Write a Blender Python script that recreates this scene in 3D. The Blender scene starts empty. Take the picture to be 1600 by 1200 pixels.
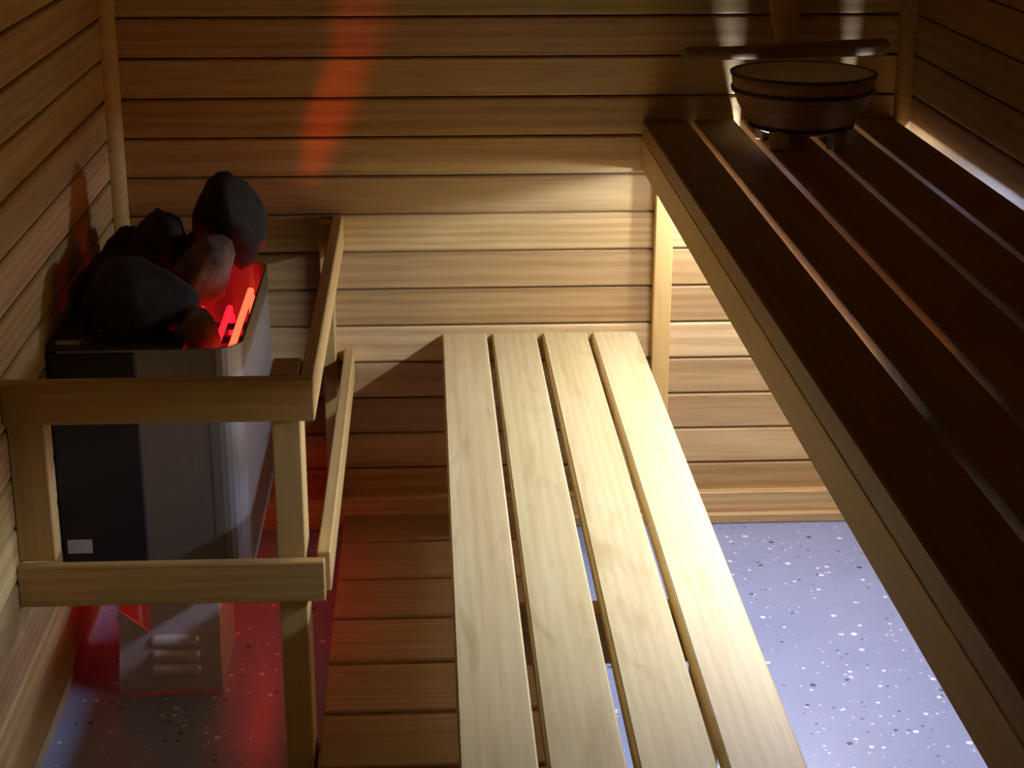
import bpy, bmesh, math, random
from mathutils import Vector, Matrix, noise

random.seed(7)
scene = bpy.context.scene
col = scene.collection

# ------------------------------------------------------------------ camera
def setup_camera():
    cx, cy, cz, f, pit, yaw, roll = 0.5891, -3.3506, 1.46, 2718.9, 0.3314, 0.0500, 0.0007
    fw = Vector((math.sin(yaw) * math.cos(pit), math.cos(yaw) * math.cos(pit), -math.sin(pit)))
    r = Vector((math.cos(yaw), -math.sin(yaw), 0))
    u = r.cross(fw)
    c, s = math.cos(roll), math.sin(roll)
    R, U = c * r + s * u, -s * r + c * u
    m = Matrix((R, U, -fw)).transposed().to_4x4()
    m.translation = (cx, cy, cz)
    cam = bpy.data.cameras.new('camera')
    cam.sensor_width = 36.0
    cam.lens = f / 1600 * 36.0
    cam.clip_start = 0.02
    o = bpy.data.objects.new('camera', cam)
    o.matrix_world = m
    col.objects.link(o)
    scene.camera = o
setup_camera()

# ------------------------------------------------------------------ world, exposure
world = bpy.data.worlds.new('world')
scene.world = world
world.use_nodes = True
world.node_tree.nodes['Background'].inputs['Color'].default_value = (0.0, 0.0, 0.0, 1)
world.node_tree.nodes['Background'].inputs['Strength'].default_value = 0.0
vs = scene.view_settings
vs.view_transform = 'Standard'
vs.look = 'None'
vs.gamma = 1.0
vs.use_curve_mapping = False
vs.exposure = 0.0
scene.cycles.max_bounces = 8
scene.cycles.diffuse_bounces = 6
scene.cycles.glossy_bounces = 3
scene.cycles.adaptive_threshold = 0.02
scene.cycles.sample_clamp_indirect = 4.0
scene.cycles.caustics_reflective = False
scene.cycles.use_denoising = True

LAMP_STRENGTH = 87.0       # white tube under the upper bench
GLOBE_STRENGTH = 950.0      # small white globe beside the back wall under the upper bench
LAMP_COLOR = (0.87, 1.0, 1.36, 1)
GLOW_STRENGTH = 2.2         # red heating elements

# ------------------------------------------------------------------ materials
def nodes_of(name):
    m = bpy.data.materials.new(name)
    m.use_nodes = True
    nt = m.node_tree
    return m, nt, nt.nodes['Principled BSDF']

def node(nt, kind, **kw):
    n = nt.nodes.new(kind)
    for k, v in kw.items():
        if k in n.inputs:
            n.inputs[k].default_value = v
        else:
            setattr(n, k, v)
    return n

def wood(name, light, dark, rough=0.55, figure=0.5, stain=0.0, tint=True):
    m, nt, b = nodes_of(name)
    L = nt.links.new
    tc = node(nt, 'ShaderNodeTexCoord')
    oi = node(nt, 'ShaderNodeObjectInfo')
    sc = node(nt, 'ShaderNodeVectorMath', operation='SCALE')
    cm = node(nt, 'ShaderNodeCombineXYZ', X=31.0, Y=0.11, Z=0.23)
    L(cm.outputs[0], sc.inputs[0]); L(oi.outputs['Random'], sc.inputs['Scale'])
    ad = node(nt, 'ShaderNodeVectorMath', operation='ADD')
    L(tc.outputs['Object'], ad.inputs[0]); L(sc.outputs[0], ad.inputs[1])
    # growth rings cut along the board, slightly tilted so they close in long arches
    mp = node(nt, 'ShaderNodeMapping')
    mp.inputs['Scale'].default_value = (0.05, 1.0, 1.0)
    mp.inputs['Location'].default_value = (0.0, 0.05, -0.12)
    L(ad.outputs[0], mp.inputs['Vector'])
    wv = node(nt, 'ShaderNodeTexWave', wave_type='RINGS', rings_direction='X',
              Scale=22.0, Distortion=2.2, Detail=1.0)
    wv.inputs['Detail Scale'].default_value = 9.0
    L(mp.outputs[0], wv.inputs['Vector'])
    # soft streaks
    mp2 = node(nt, 'ShaderNodeMapping')
    mp2.inputs['Scale'].default_value = (1.6, 26.0, 26.0)
    L(ad.outputs[0], mp2.inputs['Vector'])
    n1 = node(nt, 'ShaderNodeTexNoise', Scale=1.0, Detail=2.0, Distortion=0.6)
    L(mp2.outputs[0], n1.inputs['Vector'])
    # fibres
    mp3 = node(nt, 'ShaderNodeMapping')
    mp3.inputs['Scale'].default_value = (9.0, 380.0, 380.0)
    L(ad.outputs[0], mp3.inputs['Vector'])
    n2 = node(nt, 'ShaderNodeTexNoise', Scale=1.0, Detail=0.0)
    L(mp3.outputs[0], n2.inputs['Vector'])
    m1 = node(nt, 'ShaderNodeMath', operation='MULTIPLY'); m1.inputs[1].default_value = figure
    L(wv.outputs['Fac'], m1.inputs[0])
    m2 = node(nt, 'ShaderNodeMath', operation='MULTIPLY_ADD'); m2.inputs[1].default_value = 0.75
    L(n1.outputs['Fac'], m2.inputs[0]); L(m1.outputs[0], m2.inputs[2])
    m3 = node(nt, 'ShaderNodeMath', operation='MULTIPLY_ADD'); m3.inputs[1].default_value = 0.22
    L(n2.outputs['Fac'], m3.inputs[0]); L(m2.outputs[0], m3.inputs[2])
    rp = node(nt, 'ShaderNodeValToRGB')
    rp.color_ramp.elements[0].position = 0.28
    rp.color_ramp.elements[0].color = (*light, 1)
    rp.color_ramp.elements[1].position = 1.0
    rp.color_ramp.elements[1].color = (*dark, 1)
    L(m3.outputs[0], rp.inputs[0])
    out = rp.outputs[0]
    if stain > 0:
        n3 = node(nt, 'ShaderNodeTexNoise', Scale=1.0, Detail=3.0, Distortion=1.2)
        mp4 = node(nt, 'ShaderNodeMapping')
        mp4.inputs['Scale'].default_value = (4.0, 16.0, 10.0)
        L(ad.outputs[0], mp4.inputs['Vector']); L(mp4.outputs[0], n3.inputs['Vector'])
        r3 = node(nt, 'ShaderNodeValToRGB')
        r3.color_ramp.elements[0].position = 0.56
        r3.color_ramp.elements[0].color = (0, 0, 0, 1)
        r3.color_ramp.elements[1].position = 0.74
        r3.color_ramp.elements[1].color = (stain, stain, stain, 1)
        L(n3.outputs['Fac'], r3.inputs[0])
        mx = node(nt, 'ShaderNodeMix', data_type='RGBA')
        L(r3.outputs[0], mx.inputs[0]); L(out, mx.inputs[6])
        mx.inputs[7].default_value = (dark[0] * 0.75, dark[1] * 0.72, dark[2] * 0.62, 1)
        out = mx.outputs[2]
    if tint:
        mt = node(nt, 'ShaderNodeMix', data_type='RGBA', blend_type='MULTIPLY')
        mt.inputs[0].default_value = 1.0
        L(out, mt.inputs[6]); L(oi.outputs['Color'], mt.inputs[7])
        out = mt.outputs[2]
    L(out, b.inputs['Base Color'])
    b.inputs['Roughness'].default_value = rough
    b.inputs['Specular IOR Level'].default_value = 0.35
    return m

def plain(name, color, rough=0.5, metal=0.0, noise_amt=0.15, scale=30.0, stretch=(1, 1, 1), bump=0.0):
    m, nt, b = nodes_of(name)
    L = nt.links.new
    tc = node(nt, 'ShaderNodeTexCoord')
    mp = node(nt, 'ShaderNodeMapping')
    mp.inputs['Scale'].default_value = stretch
    L(tc.outputs['Object'], mp.inputs['Vector'])
    n = node(nt, 'ShaderNodeTexNoise', Scale=scale, Detail=4.0)
    L(mp.outputs[0], n.inputs['Vector'])
    rp = node(nt, 'ShaderNodeValToRGB')
    rp.color_ramp.elements[0].position = 0.3
    rp.color_ramp.elements[0].color = tuple(c * (1 - noise_amt) for c in color) + (1,)
    rp.color_ramp.elements[1].position = 0.7
    rp.color_ramp.elements[1].color = tuple(min(1, c * (1 + noise_amt)) for c in color) + (1,)
    L(n.outputs['Fac'], rp.inputs[0]); L(rp.outputs[0], b.inputs['Base Color'])
    b.inputs['Roughness'].default_value = rough
    b.inputs['Metallic'].default_value = metal
    if bump:
        bp = node(nt, 'ShaderNodeBump', Strength=bump, Distance=0.004)
        L(n.outputs['Fac'], bp.inputs['Height']); L(bp.outputs[0], b.inputs['Normal'])
    return m

def glowing(name, color, strength):
    m, nt, b = nodes_of(name)
    b.inputs['Base Color'].default_value = (0.1, 0.1, 0.1, 1)
    b.inputs['Emission Color'].default_value = color
    b.inputs['Emission Strength'].default_value = strength
    return m

def floor_material():
    m, nt, b = nodes_of('speckled_epoxy')
    L = nt.links.new
    tc = node(nt, 'ShaderNodeTexCoord')
    base = node(nt, 'ShaderNodeTexNoise', Scale=5.0, Detail=4.0)
    L(tc.outputs['Object'], base.inputs['Vector'])
    rp = node(nt, 'ShaderNodeValToRGB')
    rp.color_ramp.elements[0].position = 0.3
    rp.color_ramp.elements[0].color = (0.27, 0.325, 0.50, 1)
    rp.color_ramp.elements[1].position = 0.7
    rp.color_ramp.elements[1].color = (0.31, 0.37, 0.56, 1)
    L(base.outputs['Fac'], rp.inputs[0])
    out = rp.outputs[0]
    for scale, lo, hi, colr, rad in ((52.0, 0.0, 0.42, (0.85, 0.88, 0.95, 1), 0.20),
                                     (47.0, 0.0, 0.28, (0.07, 0.08, 0.12, 1), 0.17),
                                     (90.0, 0.0, 0.34, (0.70, 0.74, 0.85, 1), 0.17),
                                     (75.0, 0.0, 0.24, (0.14, 0.15, 0.20, 1), 0.17)):
        v = node(nt, 'ShaderNodeTexVoronoi', Scale=scale)
        L(tc.outputs['Object'], v.inputs['Vector'])
        sp = node(nt, 'ShaderNodeSeparateColor')
        L(v.outputs['Color'], sp.inputs[0])
        a = node(nt, 'ShaderNodeMath', operation='LESS_THAN'); a.inputs[1].default_value = hi
        L(sp.outputs[0], a.inputs[0])
        # flake radius differs from flake to flake
        r = node(nt, 'ShaderNodeMath', operation='MULTIPLY'); r.inputs[1].default_value = rad * 1.6
        L(sp.outputs[1], r.inputs[0])
        d = node(nt, 'ShaderNodeMath', operation='LESS_THAN')
        L(v.outputs['Distance'], d.inputs[0]); L(r.outputs[0], d.inputs[1])
        k = node(nt, 'ShaderNodeMath', operation='MULTIPLY')
        L(a.outputs[0], k.inputs[0]); L(d.outputs[0], k.inputs[1])
        mx = node(nt, 'ShaderNodeMix', data_type='RGBA')
        L(k.outputs[0], mx.inputs[0]); L(out, mx.inputs[6]); mx.inputs[7].default_value = colr
        out = mx.outputs[2]
    L(out, b.inputs['Base Color'])
    b.inputs['Roughness'].default_value = 0.3
    return m

CEDAR = wood('cedar_boards', (0.68, 0.485, 0.215), (0.38, 0.225, 0.08), figure=0.26)
ASPEN = wood('pale_bench_wood', (0.80, 0.66, 0.34), (0.56, 0.41, 0.16), figure=0.14, stain=0.5)
GUARD = wood('guard_wood', (0.66, 0.45, 0.165), (0.42, 0.26, 0.08), figure=0.2)
DUCK = wood('duckboard_wood', (0.45, 0.32, 0.17), (0.26, 0.17, 0.08), figure=0.25)
PAIL = wood('pail_wood', (0.62, 0.46, 0.22), (0.40, 0.26, 0.11), figure=0.3)
DARKWOOD = wood('ladle_wood', (0.40, 0.28, 0.13), (0.24, 0.15, 0.07), figure=0.3)
HOOP = plain('dark_hoop', (0.06, 0.035, 0.02), rough=0.5)
LINER = plain('pale_liner', (0.88, 0.87, 0.80), rough=0.45, noise_amt=0.04)
STEEL = plain('brushed_steel', (0.31, 0.285, 0.265), rough=0.38, metal=0.7, noise_amt=0.08, scale=6.0, stretch=(60, 60, 1))
BLACK = plain('black_enamel', (0.018, 0.013, 0.018), rough=0.45, noise_amt=0.2)
PLATE = plain('grey_plate', (0.70, 0.58, 0.60), rough=0.35, metal=0.15, noise_amt=0.06)
LABEL = plain('white_label', (0.62, 0.58, 0.60), rough=0.6, noise_amt=0.12, scale=120.0)
LOUVRE = plain('highlit_louvre', (0.85, 0.74, 0.77), rough=0.22, metal=0.25, noise_amt=0.04)  # paler than the plate: lamp highlights put into the colour
STONE = plain('dark_stone', (0.030, 0.022, 0.020), rough=0.9, noise_amt=0.5, scale=45.0, bump=0.6)
STONE2 = plain('brown_stone', (0.17, 0.11, 0.085), rough=0.85, noise_amt=0.5, scale=38.0, bump=0.6)
FLOOR = floor_material()
LAMPGLASS = glowing('lamp_glass', LAMP_COLOR, LAMP_STRENGTH)
GLOBEGLASS = glowing('globe_glass', LAMP_COLOR, GLOBE_STRENGTH)
ELEMENT = glowing('red_hot_element', (1.0, 0.008, 0.020, 1), GLOW_STRENGTH)
LOWGLOW = glowing('floor_glow_red', (1.0, 0.006, 0.012, 1), GLOW_STRENGTH * 4.2)
HOTTER = glowing('orange_hot_element', (1.0, 0.05, 0.02, 1), GLOW_STRENGTH * 2.2)

# ------------------------------------------------------------------ helpers
def tag(o, label=None, cat=None, group=None, kind=None):
    if label: o['label'] = label
    if cat: o['category'] = cat
    if group: o['group'] = group
    if kind: o['kind'] = kind
    return o

def empty(name, loc):
    o = bpy.data.objects.new(name, None)
    o.empty_display_size = 0.05
    o.location = loc
    col.objects.link(o)
    return o

def link(name, me, mat, parent=None, loc=(0, 0, 0), rot=(0, 0, 0), smooth=False):
    """loc is a world position; roots carry no rotation."""
    o = bpy.data.objects.new(name, me)
    if mat and not me.materials:
        me.materials.append(mat)
    col.objects.link(o)
    p = Vector(loc)
    if parent:
        o.parent = parent
        q = parent
        while q:
            p = p - q.location
            q = q.parent
    o.location = p
    o.rotation_euler = rot
    if smooth:
        for f in me.polygons: f.use_smooth = True
    return o

def mesh_from(bm, name):
    me = bpy.data.meshes.new(name)
    bmesh.ops.recalc_face_normals(bm, faces=bm.faces)
    bm.to_mesh(me); bm.free()
    return me

_cache = {}
def box_mesh(lx, ly, lz, bevel, mat):
    key = (round(lx, 4), round(ly, 4), round(lz, 4), bevel, mat.name)
    if key not in _cache:
        bm = bmesh.new()
        bmesh.ops.create_cube(bm, size=1.0)
        for v in bm.verts:
            v.co = Vector((v.co.x * lx, v.co.y * ly, v.co.z * lz))
        if bevel:
            bmesh.ops.bevel(bm, geom=list(bm.edges), offset=bevel, segments=1, affect='EDGES')
        me = mesh_from(bm, 'plank')
        me.materials.append(mat)
        _cache[key] = me
    return _cache[key]

def plank(name, x0, x1, y0, y1, z0, z1, axis, mat, parent=None, bevel=0.002, color=(1, 1, 1)):
    """A board given by its world extents; its local X runs along the grain."""
    sx, sy, sz = x1 - x0, y1 - y0, z1 - z0
    c = ((x0 + x1) / 2, (y0 + y1) / 2, (z0 + z1) / 2)
    if axis == 'x': d, r = (sx, sy, sz), (0, 0, 0)
    elif axis == 'y': d, r = (sy, sx, sz), (0, 0, math.pi / 2)
    else: d, r = (sz, sy, sx), (0, -math.pi / 2, 0)
    o = link(name, box_mesh(*d, bevel, mat), mat, parent, c, r)
    o.color = (*color, 1)
    return o

def prism(outline, z0, z1):
    """closed xy outline extruded from z0 to z1"""
    bm = bmesh.new()
    a = [bm.verts.new((x, y, z0)) for x, y in outline]
    b = [bm.verts.new((x, y, z1)) for x, y in outline]
    n = len(outline)
    for i in range(n):
        bm.faces.new((a[i], a[(i + 1) % n], b[(i + 1) % n], b[i]))
    bm.faces.new(a[::-1]); bm.faces.new(b)
    return bm

def tube_mesh(pts, r, seg=10):
    bm = bmesh.new()
    rings = []
    pts = [Vector(p) for p in pts]
    for i, p in enumerate(pts):
        d = (pts[min(i + 1, len(pts) - 1)] - pts[max(i - 1, 0)]).normalized()
        up = Vector((0, 0, 1)) if abs(d.z) < 0.9 else Vector((1, 0, 0))
        s = d.cross(up).normalized(); t = s.cross(d)
        rings.append([bm.verts.new(p + r * (math.cos(2 * math.pi * k / seg) * s + math.sin(2 * math.pi * k / seg) * t)) for k in range(seg)])
    for a, b in zip(rings, rings[1:]):
        for k in range(seg):
            bm.faces.new((a[k], a[(k + 1) % seg], b[(k + 1) % seg], b[k]))
    bm.faces.new(rings[0][::-1]); bm.faces.new(rings[-1])
    return mesh_from(bm, 'tube')

def lathe_mesh(profile, seg=48, close=False):
    """profile: list of (r, z); open surface of revolution, or closed ring when close"""
    bm = bmesh.new()
    rings = [[bm.verts.new((r * math.cos(2 * math.pi * k / seg), r * math.sin(2 * math.pi * k / seg), z)) for k in range(seg)] for r, z in profile]
    pairs = list(zip(rings, rings[1:]))
    if close: pairs.append((rings[-1], rings[0]))
    for a, b in pairs:
        for k in range(seg):
            bm.faces.new((a[k], a[(k + 1) % seg], b[(k + 1) % seg], b[k]))
    if not close:
        bm.faces.new(rings[0][::-1]); bm.faces.new(rings[-1])
    return mesh_from(bm, 'lathe')

# ------------------------------------------------------------------ the room
XL, XR, YF, ZC = -0.018, 1.53, -3.9, 2.118
PB, Z0 = 0.0766, 0.9686
BASE = Z0 - 12 * PB                      # 0.049

# floor and ceiling
bm = bmesh.new(); bmesh.ops.create_cube(bm, size=1.0)
for v in bm.verts: v.co = Vector((v.co.x * 1.8 + 0.75, v.co.y * 4.1 - 1.9, v.co.z * 0.06 - 0.03))
tag(link('floor', mesh_from(bm, 'floor'), FLOOR), 'bluish grey epoxy floor with white and dark flecks', kind='structure')
tag(plank('ceiling', XL - 0.06, XR + 0.06, YF, 0.06, ZC, ZC + 0.04, 'y', ASPEN, bevel=0, color=(.92, .90, .86)), 'wooden ceiling', kind='structure')

def tints():
    # boards counted from the joint at Z0 downwards (0, 1, 2 ...) and upwards (-1, -2 ...)
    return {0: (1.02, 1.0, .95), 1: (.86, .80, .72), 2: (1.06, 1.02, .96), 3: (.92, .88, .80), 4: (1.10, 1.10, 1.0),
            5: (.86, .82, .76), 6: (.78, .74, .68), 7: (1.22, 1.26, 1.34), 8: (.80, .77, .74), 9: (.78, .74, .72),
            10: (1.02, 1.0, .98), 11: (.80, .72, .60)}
T = tints()
def wall(name, label, axis):
    if axis == 'x':
        w = plank(name, XL - .06, XR + .06, .012, .06, 0, ZC, 'x', DUCK, bevel=0)
    elif name == 'wall_left':
        w = plank(name, XL - .06, XL - .012, YF, .012, 0, ZC, 'y', DUCK, bevel=0)
    elif name == 'wall_right':
        w = plank(name, XR + .012, XR + .06, YF, .012, 0, ZC, 'y', DUCK, bevel=0)
    tag(w, label, kind='structure')
    w.rotation_euler = (0, 0, 0) if axis == 'x' else w.rotation_euler
    for k in range(11, -15, -1):
        z1 = Z0 - k * PB; z0 = z1 - PB
        c = T.get(k) or tuple(v * random.uniform(.85, 1.05) for v in (1, .97, .92))
        if name != 'wall_back':
            c = tuple(v * random.uniform(.9, 1.03) for v in c)
        args = dict(bevel=0.0032, color=c)
        zz = (z0 + .0017, z1 - .0017)
        if name == 'wall_back': o = plank('board', XL, XR, 0, .012, *zz, 'x', CEDAR, None, **args)
        elif name == 'wall_left': o = plank('board', XL - .012, XL, YF, 0, *zz, 'y', CEDAR, None, **args)
        else: o = plank('board', XR, XR + .012, YF, 0, *zz, 'y', CEDAR, None, **args)
        mw = Matrix.Translation(o.location) @ o.rotation_euler.to_matrix().to_4x4()
        ww = Matrix.Translation(w.location) @ w.rotation_euler.to_matrix().to_4x4()
        o.parent = w
        loc = (ww.inverted() @ mw)
        o.location = loc.translation; o.rotation_euler = loc.to_euler()
    return w
wall('wall_back', 'back wall of horizontal cedar boards', 'x')
wall('wall_left', 'left wall of horizontal cedar boards behind the heater', 'y')
wall('wall_right', 'right wall of horizontal cedar boards along the upper bench', 'y')
tag(plank('wall_front', XL - .06, XR + .06, YF - .04, YF, 0, ZC, 'x', CEDAR, bevel=0, color=(.6, .56, .5)), 'wooden front wall', kind='structure')

# baseboard along the back wall
bb = tag(empty('baseboard_back', (0.75, 0, 0)), 'pale wooden baseboard at the foot of the back wall', kind='structure')
plank('base_strip', XL, XR, -.016, .012, .0, .066, 'x', CEDAR, bb, bevel=.003, color=(1.12, 1.12, 1.12))
plank('shoe_strip', XL, XR, -.032, -.016, .0, .022, 'x', CEDAR, bb, bevel=.003, color=(.95, .90, .85))

# quarter-round trims in the two back corners
def corner_trim(name, x, sx, label):
    n = 10
    r = 0.027
    out = [(0, 0)] + [(sx * r * math.sin(math.pi / 2 * i / n), -r * math.cos(math.pi / 2 * i / n)) for i in range(n + 1)]
    bm = prism(out, -1.0, 1.0)
    o = link(name, mesh_from(bm, 'trim'), GUARD, None, (x, 0, 1.08))
    o.color = (1.05, 1.05, 1.0, 1)
    tag(o, label, kind='structure')
corner_trim('trim_1', XL, 1, 'slim wooden corner trim above the heater')
corner_trim('trim_2', XR, -1, 'slim wooden corner trim behind the bucket')

# ------------------------------------------------------------------ benches
ZL, ZU = 0.4155, 0.8447
lower = tag(empty('lower_bench', (0.81, -1.1, 0)), 'low bench of four pale slats, brightly lit in the middle', 'bench')
for i, (x0, x1) in enumerate([(.6160, .7050), (.7165, .8045), (.8185, .9065), (.9190, 1.0075)]):
    c = [(1.0, .98, .97), (.97, .97, .92), (.98, .96, .88), (1.0, .98, .95)][i]
    plank('slat', x0, x1, -2.4, -.002, ZL - .036, ZL, 'y', ASPEN, lower, bevel=.0025, color=c)
for y in (-.075, -1.15, -2.3):
    plank('crosspiece', .66, .99, y - .04, y, ZL - .036 - .08, ZL - .036, 'x', GUARD, lower)
    for x in (.665, .945):
        plank('leg', x, x + .04, y - .08, y - .04, .04 if x < .8 and y > -2 else 0, ZL - .036, 'z', GUARD, lower)

upper = tag(empty('upper_bench', (1.26, -1.3, 0)), 'high bench of five slats in shadow, carrying the bucket', 'bench')
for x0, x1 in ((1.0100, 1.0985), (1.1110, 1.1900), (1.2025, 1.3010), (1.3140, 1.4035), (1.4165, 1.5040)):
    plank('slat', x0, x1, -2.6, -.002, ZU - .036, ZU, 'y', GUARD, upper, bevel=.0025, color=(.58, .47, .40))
plank('fascia', 1.0105, 1.0305, -2.6, -.002, .7486, ZU - .036, 'y', GUARD, upper, bevel=.002, color=(1.02, 1, .95))
plank('back_post', 1.038, 1.074, -.026, -.001, .0, .808, 'z', GUARD, upper, bevel=.002, color=(1.15, 1.12, 1.0))
plank('leg', 1.031, 1.071, -2.55, -2.46, 0, .808, 'z', GUARD, upper)
plank('wall_ledger', 1.505, 1.5295, -2.6, -.90, .745, .808, 'y', GUARD, upper)
for y in (-1.60, -2.05, -2.45):
    plank('crosspiece', 1.031, 1.505, y - .038, y, .745, .808, 'x', GUARD, upper)

# tube lamp hanging under the upper bench
lx, lz, ly0, ly1 = 1.150, 0.775, -1.45, -0.25
lamp = tag(empty('tube_lamp', (lx, (ly0 + ly1) / 2, lz)), 'white tube lamp hidden under the upper bench', 'lamp')
link('tube', tube_mesh([(0, ly0, 0), (0, (ly0 + ly1) / 2, 0), (0, ly1, 0)], .010, 10), LAMPGLASS, lamp, (lx, 0, lz), smooth=True)
for y in (ly0 - .012, ly1 + .012):
    link('end_cap', tube_mesh([(0, y - .012, 0), (0, y + .012, 0)], .013, 12), LINER, lamp, (lx, 0, lz))
    plank('hanger', lx - .02, lx + .02, y - .006, y + .006, lz - .004, ZU - .036, 'z', LINER, lamp, bevel=0)

# small globe lamp on the back wall, also hidden under the bench
gx_, gy_, gz_ = 1.207, -.115, .738
globe = tag(empty('globe_lamp', (gx_, 0, gz_)), 'small white globe lamp on the back wall under the upper bench', 'lamp')
link('wall_plate', lathe_mesh([(.004, 0), (.020, 0), (.020, .006), (.004, .008)], 20), LINER, globe, (gx_, -.001, gz_ - .03), (math.pi / 2, 0, 0), True)
link('arm', tube_mesh([(0, 0, -.03), (0, -.06, -.034), (0, -.105, -.034), (0, -.115, -.014)], .005, 8), LINER, globe, (gx_, 0, gz_), smooth=True)
bm = bmesh.new(); bmesh.ops.create_icosphere(bm, subdivisions=1, radius=.012)
link('globe', mesh_from(bm, 'globe'), GLOBEGLASS, globe, (gx_, gy_, gz_), smooth=True)

# its twin on the right wall
side = tag(empty('globe_lamp', (XR, -.150, .700)), 'small white globe lamp on the right wall under the upper bench', 'lamp')
link('wall_plate', lathe_mesh([(.004, 0), (.020, 0), (.020, .006), (.004, .008)], 20), LINER, side, (XR - .001, -.150, .672), (0, -math.pi / 2, 0), True)
link('arm', tube_mesh([(0, 0, -.03), (-.06, 0, -.034), (-.112, 0, -.034), (-.120, 0, -.014)], .005, 8), LINER, side, (XR, -.150, .700), smooth=True)
bm = bmesh.new(); bmesh.ops.create_icosphere(bm, subdivisions=1, radius=.010)
link('globe', mesh_from(bm, 'globe'), GLOBEGLASS, side, (XR - .120, -.150, .700), smooth=True)

# ------------------------------------------------------------------ duckboard on the floor
duck = tag(empty('duckboard', (.62, -1.0, 0)), 'slatted wooden duckboard on the floor between heater and lower bench', 'duckboard')
edges = [-.034, -.173, -.345, -.511, -.680, -.850, -1.020, -1.19, -1.36, -1.53, -1.70, -1.87, -2.04]
for a, b in zip(edges, edges[1:]):
    c = random.uniform(.88, 1.1)
    plank('slat', .408, .800, b + .0065, a - .0065, .02, .04, 'x', DUCK, duck, bevel=.003, color=(c, c * .98, c * .95))
for x in (.47, .62, .76):
    plank('runner', x - .015, x + .015, -2.04, -.04, 0, .02, 'y', DUCK, duck, bevel=0)

# ------------------------------------------------------------------ heater guard
GX, GY = .4243, -1.0019
guard = tag(empty('heater_guard', (.2, -.5, 0)), 'wooden guard rail boxed around the sauna heater', 'guard rail')
plank('front_rail', XL, GX, GY, GY + .02, .599, .663, 'x', GUARD, guard, color=(1, .97, .92))
plank('front_rail', XL, GX + .006, GY - .002, GY + .018, .315, .379, 'x', GUARD, guard, color=(1, .97, .92))
plank('side_rail', GX - .02, GX, GY + .02, -.001, .599, .663, 'y', GUARD, guard)
plank('side_rail', GX - .006, GX + .014, GY + .018, -.001, .322, .386, 'y', GUARD, guard)
plank('post', .360, .402, GY + .02, GY + .10, .0, .663, 'z', GUARD, guard)
plank('post', .378, .404, -.05, -.001, .07, .655, 'z', GUARD, guard)
plank('wall_cleat', XL, .036, GY + .02, GY + .06, .379, .599, 'z', GUARD, guard)

# ------------------------------------------------------------------ heater
HX0, HX1, HY0, HY1, HZ0, HZ1 = .000, .290, -.700, -.170, .215, .613
heater = tag(empty('sauna_heater', (.145, -.43, 0)), 'steel electric sauna heater with glowing red elements behind guard rail', 'heater')
def shell_outline(inset):
    x0, x1, y0, y1, r = HX0 + inset, HX1 - inset, HY0 + inset, HY1 - inset, .050 - inset
    pts = [(x0, y1), (x0, y0)]
    for i in range(9):
        a = -math.pi / 2 + math.pi / 2 * i / 8
        pts.append((x1 - r + r * math.cos(a), y0 + r + r * math.sin(a)))
    r2 = r * .5
    for i in range(5):
        a = math.pi / 2 * i / 4
        pts.append((x1 - r2 + r2 * math.cos(a), y1 - r2 + r2 * math.sin(a)))
    return pts
def shell_mesh():
    bm = bmesh.new()
    o, n = shell_outline(0), shell_outline(.004)
    k = len(o)
    rows = []
    for pts, z in ((o, HZ0), (o, HZ1), (n, HZ1), (n, HZ0)):
        rows.append([bm.verts.new((x, y, z)) for x, y in pts])
    for a, b in ((0, 1), (1, 2), (2, 3), (3, 0)):
        for i in range(k):
            bm.faces.new((rows[a][i], rows[a][(i + 1) % k], rows[b][(i + 1) % k], rows[b][i]))
    return mesh_from(bm, 'shell')
link('casing', shell_mesh(), STEEL, heater)
panel = plank('control_panel', HX0 - .016, .122, HY0 - .004, HY0 + .05, HZ0 + .012, HZ1 - .004, 'x', BLACK, heater, bevel=.002)
o = plank('type_label', -.008, .032, HY0 - .0055, HY0 - .0042, .266, .290, 'x', LABEL, panel, bevel=0)
tag(o, 'small white sticker')
plank('seam_strip', .2345, .2375, HY0 - .0012, HY0 - .0002, HZ0, HZ1, 'z', STEEL, heater, bevel=0)
cover = plank('top_cover', HX0 - .016, .052, HY0 - .002, HY1, HZ1 + .0005, HZ1 + .0065, 'x', BLACK, heater, bevel=.001)
plank('sticker', -.004, .034, HY0 + .012, HY0 + .034, HZ1 + .0066, HZ1 + .0076, 'x', LABEL, cover, bevel=0)
plank('front_cover', .0525, .200, HY0 - .002, HY0 + .085, HZ1 + .0005, HZ1 + .0065, 'x', BLACK, heater, bevel=.001)
# heating elements running front to back
for i, x in enumerate((.060, .115, .170, .222, .262)):
    z = .545 if i < 4 else .578
    pts = [(x, HY0 + .03, .30), (x, HY0 + .03, z - .02), (x, HY0 + .05, z), (x, HY1 - .07, z), (x, HY1 - .05, z - .02), (x, HY1 - .05, .30)]
    link('heating_element', tube_mesh(pts, .0065, 8), ELEMENT if i != 4 else HOTTER, heater, smooth=True)
for x in (.05, .16, .262):
    link('floor_glow_tube', tube_mesh([(x, HY0 + .03, .232), (x, HY1 - .05, .232)], .0065, 8), LOWGLOW if x > .2 else ELEMENT, heater, smooth=True)  # unseen glowing tubes added to throw red light on the floor below
for i in range(6):
    y = HY0 + .06 + i * .082
    plank('grate_bar', HX0 + .006, HX1 - .006, y, y + .010, .50, .512, 'x', BLACK, heater, bevel=0)
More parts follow.
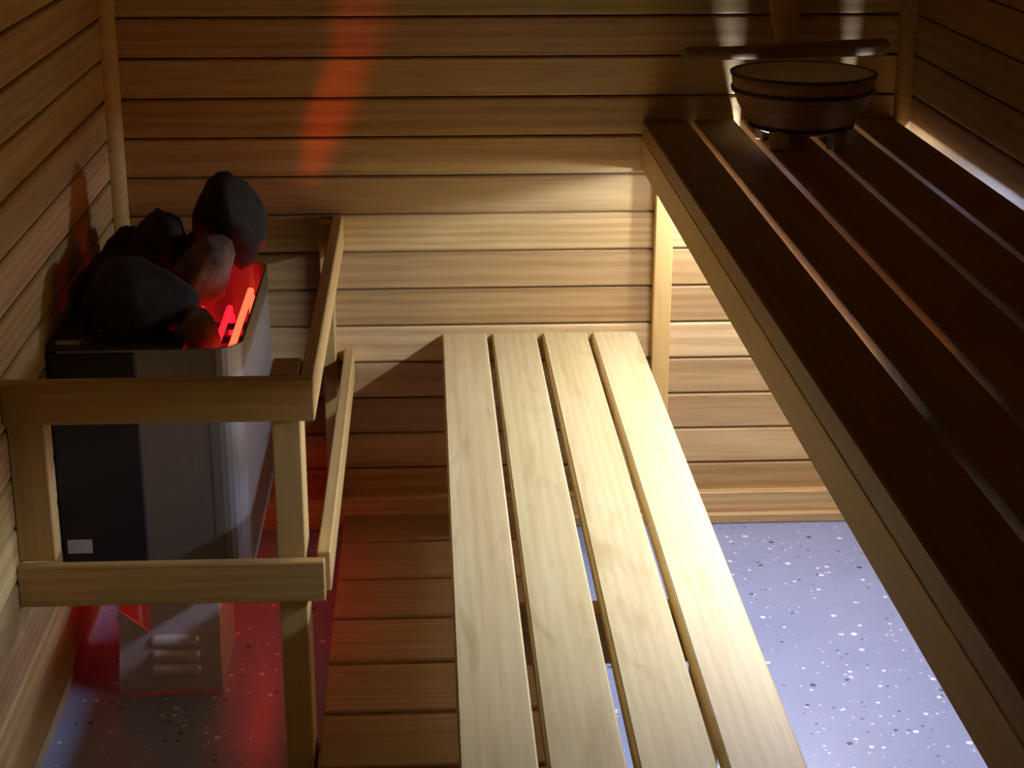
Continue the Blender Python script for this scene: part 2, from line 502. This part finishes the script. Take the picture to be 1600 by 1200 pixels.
# added red spot lamp, cone squashed to throw a streak up the back wall
def streak_spot():
    S = Vector((.268, -.40, .592)); A = Vector((.385, 0, .80)); B = Vector((.475, 0, 1.12))
    d = ((A + B) / 2 - S).normalized()
    up = (B - A); up = (up - d * up.dot(d)).normalized()
    m = Matrix((up.cross(-d), up, -d)).transposed().to_4x4()
    m.translation = S
    li = bpy.data.lights.new('streak_spot', 'SPOT')
    li.color = (1.0, .05, .01); li.energy = 3.5; li.spot_size = math.radians(56); li.spot_blend = 1.0
    li.shadow_soft_size = .006
    o = bpy.data.objects.new('streak_spot', li)
    col.objects.link(o)
    o.parent = heater
    m.translation = S - heater.location
    o.matrix_basis = m @ Matrix.Diagonal((.26, 1, 1, 1))
streak_spot()
# pedestal plate with pressed louvres and its side flanges
def sheet(outline, y0, y1):
    bm = bmesh.new()
    a = [bm.verts.new((x, y0, z)) for x, z in outline]; b = [bm.verts.new((x, y1, z)) for x, z in outline]
    n = len(outline)
    for i in range(n): bm.faces.new((a[i], a[(i + 1) % n], b[(i + 1) % n], b[i]))
    bm.faces.new(a); bm.faces.new(b[::-1])
    return mesh_from(bm, 'sheet')
ped = link('pedestal_plate', sheet([(.056, .004), (.228, .004), (.234, .225), (.118, .225), (.116, .116), (.066, .158)], HY0 - .001, HY0 + .003), PLATE, heater)
for i, z in enumerate((.100, .073, .046)):
    bm = bmesh.new()
    bmesh.ops.create_uvsphere(bm, u_segments=20, v_segments=12, radius=1.0)
    for v in bm.verts:
        x = v.co.x
        v.co = Vector((x * .012 + (.030 if x > 0.01 else (-.030 if x < -0.01 else 0)), v.co.y * .008, v.co.z * .0118))
    link('louvre', mesh_from(bm, 'louvre'), LOUVRE, ped, (.155, HY0 - .001, z), smooth=True)
link('pedestal_side', sheet([(0, 0), (.20, 0), (.20, .215), (0, .215)], 0, .003), PLATE, heater, (.066, HY0 + .003, 0), (0, 0, math.pi / 2))
link('pedestal_side', sheet([(0, 0), (.20, 0), (.20, .215), (0, .215)], 0, .003), PLATE, heater, (.230, HY0 + .003, 0), (0, 0, math.pi / 2))
link('corner_gusset', sheet([(.246, .215), (.282, .215), (.282, .165), (.262, .150)], HY0 + .03, HY0 + .034), PLATE, heater)

# stones piled on the heater, one object each
def stone(loc, size, seed, mat, label, rz=0):
    bm = bmesh.new()
    bmesh.ops.create_icosphere(bm, subdivisions=3, radius=1.0)
    off = Vector((seed * 3.1, seed * 1.7, seed * 5.3))
    for v in bm.verts:
        n = v.co.normalized()
        k = 1 + .30 * noise.noise(n * 1.3 + off) + .12 * noise.noise(n * 3.1 + off) + .05 * noise.noise(n * 7 + off)
        p = n * k
        # broken flat faces
        for j in range(8):
            d = Vector((math.sin(seed * 2.3 + j * 1.9), math.cos(seed * 1.1 + j * 2.7), math.sin(seed + j * 4.1) * .9)).normalized()
            t = p.dot(d) - .70
            if t > 0: p -= d * t * .85
        v.co = Vector((p.x * size[0], p.y * size[1], p.z * size[2]))
    o = link('sauna_stone', mesh_from(bm, 'stone'), mat, None, loc, (0, 0, rz), True)
    tag(o, label, 'stone', 'stones on the heater')
    return o
stone((.238, -.285, .725), (.074, .082, .084), 11, STONE, 'largest grey stone at the top right back of the heater pile')
stone((.122, -.370, .692), (.056, .064, .072), 2, STONE, 'black rounded stone in the middle left of the heater pile')
stone((.108, -.560, .650), (.112, .100, .074), 13, STONE, 'big dark stone at the front of the heater pile')
stone((.202, -.420, .662), (.056, .090, .068), 4, STONE2, 'brown stone beside the glowing slot of the heater')
stone((.208, -.590, .608), (.036, .070, .050), 5, STONE2, 'flat brown stone at the front right of the heater pile')
stone((.045, -.240, .640), (.055, .065, .070), 6, STONE, 'dark stone against the left back of the heater pile')
stone((.165, -.235, .640), (.055, .060, .060), 7, STONE, 'dark stone wedged behind the black rounded stone')
stone((.030, -.420, .640), (.050, .080, .066), 8, STONE, 'dark stone beside the left wall on the heater')

# ------------------------------------------------------------------ bucket, stick and paddle on the upper bench
bx, by, bz = 1.268, -.245, ZU
bucket = tag(empty('sauna_bucket', (bx, by, bz)), 'round wooden sauna bucket with dark hoops standing on the upper bench', 'bucket')
prof = [(.074, .026), (.084, .030), (.098, .045), (.116, .075), (.125, .100), (.129, .128), (.121, .130), (.117, .100), (.108, .075), (.088, .050), (.070, .044)]
link('body', lathe_mesh(prof[:6] + prof[6:], 56), PAIL, bucket, (bx, by, bz), smooth=True)
link('liner', lathe_mesh([(.1205, .129), (.1180, .112), (.110, .104), (.080, .101), (.010, .100), (.010, .098), (.080, .099), (.111, .102), (.1190, .111), (.1215, .129)], 56, close=True), LINER, bucket, (bx, by, bz), smooth=True)
for r, z, h in ((.1290, .128, .0022), (.1262, .100, .0035), (.0935, .037, .0035)):
    link('hoop', lathe_mesh([(r - .004, z - h), (r + .0015, z - h), (r + .0015 + h * .3, z + h), (r - .004, z + h)], 56, close=True), HOOP, bucket, (bx, by, bz), smooth=True)
for k in range(4):
    a = math.radians(-62 - 90 * k + (0 if k else -50))
    a = [math.radians(v) for v in (-128, -45, 45, 135)][k]
    o = plank('foot', bx - .021, bx + .021, by - .009, by + .009, bz, bz + .034, 'z', PAIL, bucket)
    o.location = (math.cos(a) * .076, math.sin(a) * .076, .017)
    o.rotation_euler = (Matrix.Rotation(a + math.pi / 2, 3, 'Z') @ Matrix.Rotation(-math.pi / 2, 3, 'Y')).to_euler()

# stick lying across the back rim of the bucket
def stick():
    bm = bmesh.new()
    L_, R_ = .392, .0155
    ends = [R_ * (1 - math.cos(math.pi / 2 * k / 6)) for k in range(7)]
    xs = [-L_ / 2 + e for e in ends] + [-L_ / 2 + R_ + (L_ - 2 * R_) * k / 16 for k in range(1, 16)] + [L_ / 2 - e for e in ends[::-1]]
    rings = []
    for x in xs:
        t = x / L_ + .5
        d = max(0, 1 - min(L_ / 2 - abs(x), R_) / R_)
        e = max(.08, math.sqrt(max(0, 1 - d * d)))
        h = (R_ - .003 * math.exp(-((t - .24) / .12) ** 2)) * e
        w = .009 * e
        rings.append([bm.verts.new((x, w * math.cos(a), h * math.sin(a))) for a in [2 * math.pi * k / 14 for k in range(14)]])
    for a, b in zip(rings, rings[1:]):
        for k in range(14): bm.faces.new((a[k], a[(k + 1) % 14], b[(k + 1) % 14], b[k]))
    bm.faces.new(rings[0][::-1]); bm.faces.new(rings[-1])
    return mesh_from(bm, 'stick')
st = empty('wooden_stick', (1.262, -.112, bz + .148))
tag(st, 'dark wooden stick with rounded holed end lying across back of bucket', 'stick')
sh = link('shaft', stick(), DARKWOOD, st, (1.262, -.112, bz + .148), (0, math.radians(-2.0), 0), True)
link('end_hole', tube_mesh([(0, -.0085, 0), (0, .0085, 0)], .0055, 14), HOOP, st, (1.262 - .178, -.112, bz + .142))

# upright paddle behind the stick, leaning on the back wall
def paddle():
    bm = bmesh.new()
    rows = []
    prof = [(0, .013), (.06, .013), (.12, .016), (.165, .019), (.20, .027), (.225, .031), (.26, .033), (.31, .032), (.345, .026), (.362, .014)]
    for z, w in prof:
        pts = []
        for k in range(16):
            a = 2 * math.pi * k / 16
            pts.append(bm.verts.new((w * math.cos(a), .009 * math.sin(a), z)))
        rows.append(pts)
    for a, b in zip(rows, rows[1:]):
        for k in range(16): bm.faces.new((a[k], a[(k + 1) % 16], b[(k + 1) % 16], b[k]))
    bm.faces.new(rows[0][::-1]); bm.faces.new(rows[-1])
    return mesh_from(bm, 'paddle')
pd = link('wooden_paddle', paddle(), GUARD, None, (1.272, -.082, ZU), (math.radians(-11), 0, 0), True)
pd.color = (1.2, 1.15, 1.0, 1)
tag(pd, 'amber wooden paddle standing behind the bucket against the back wall', 'paddle')
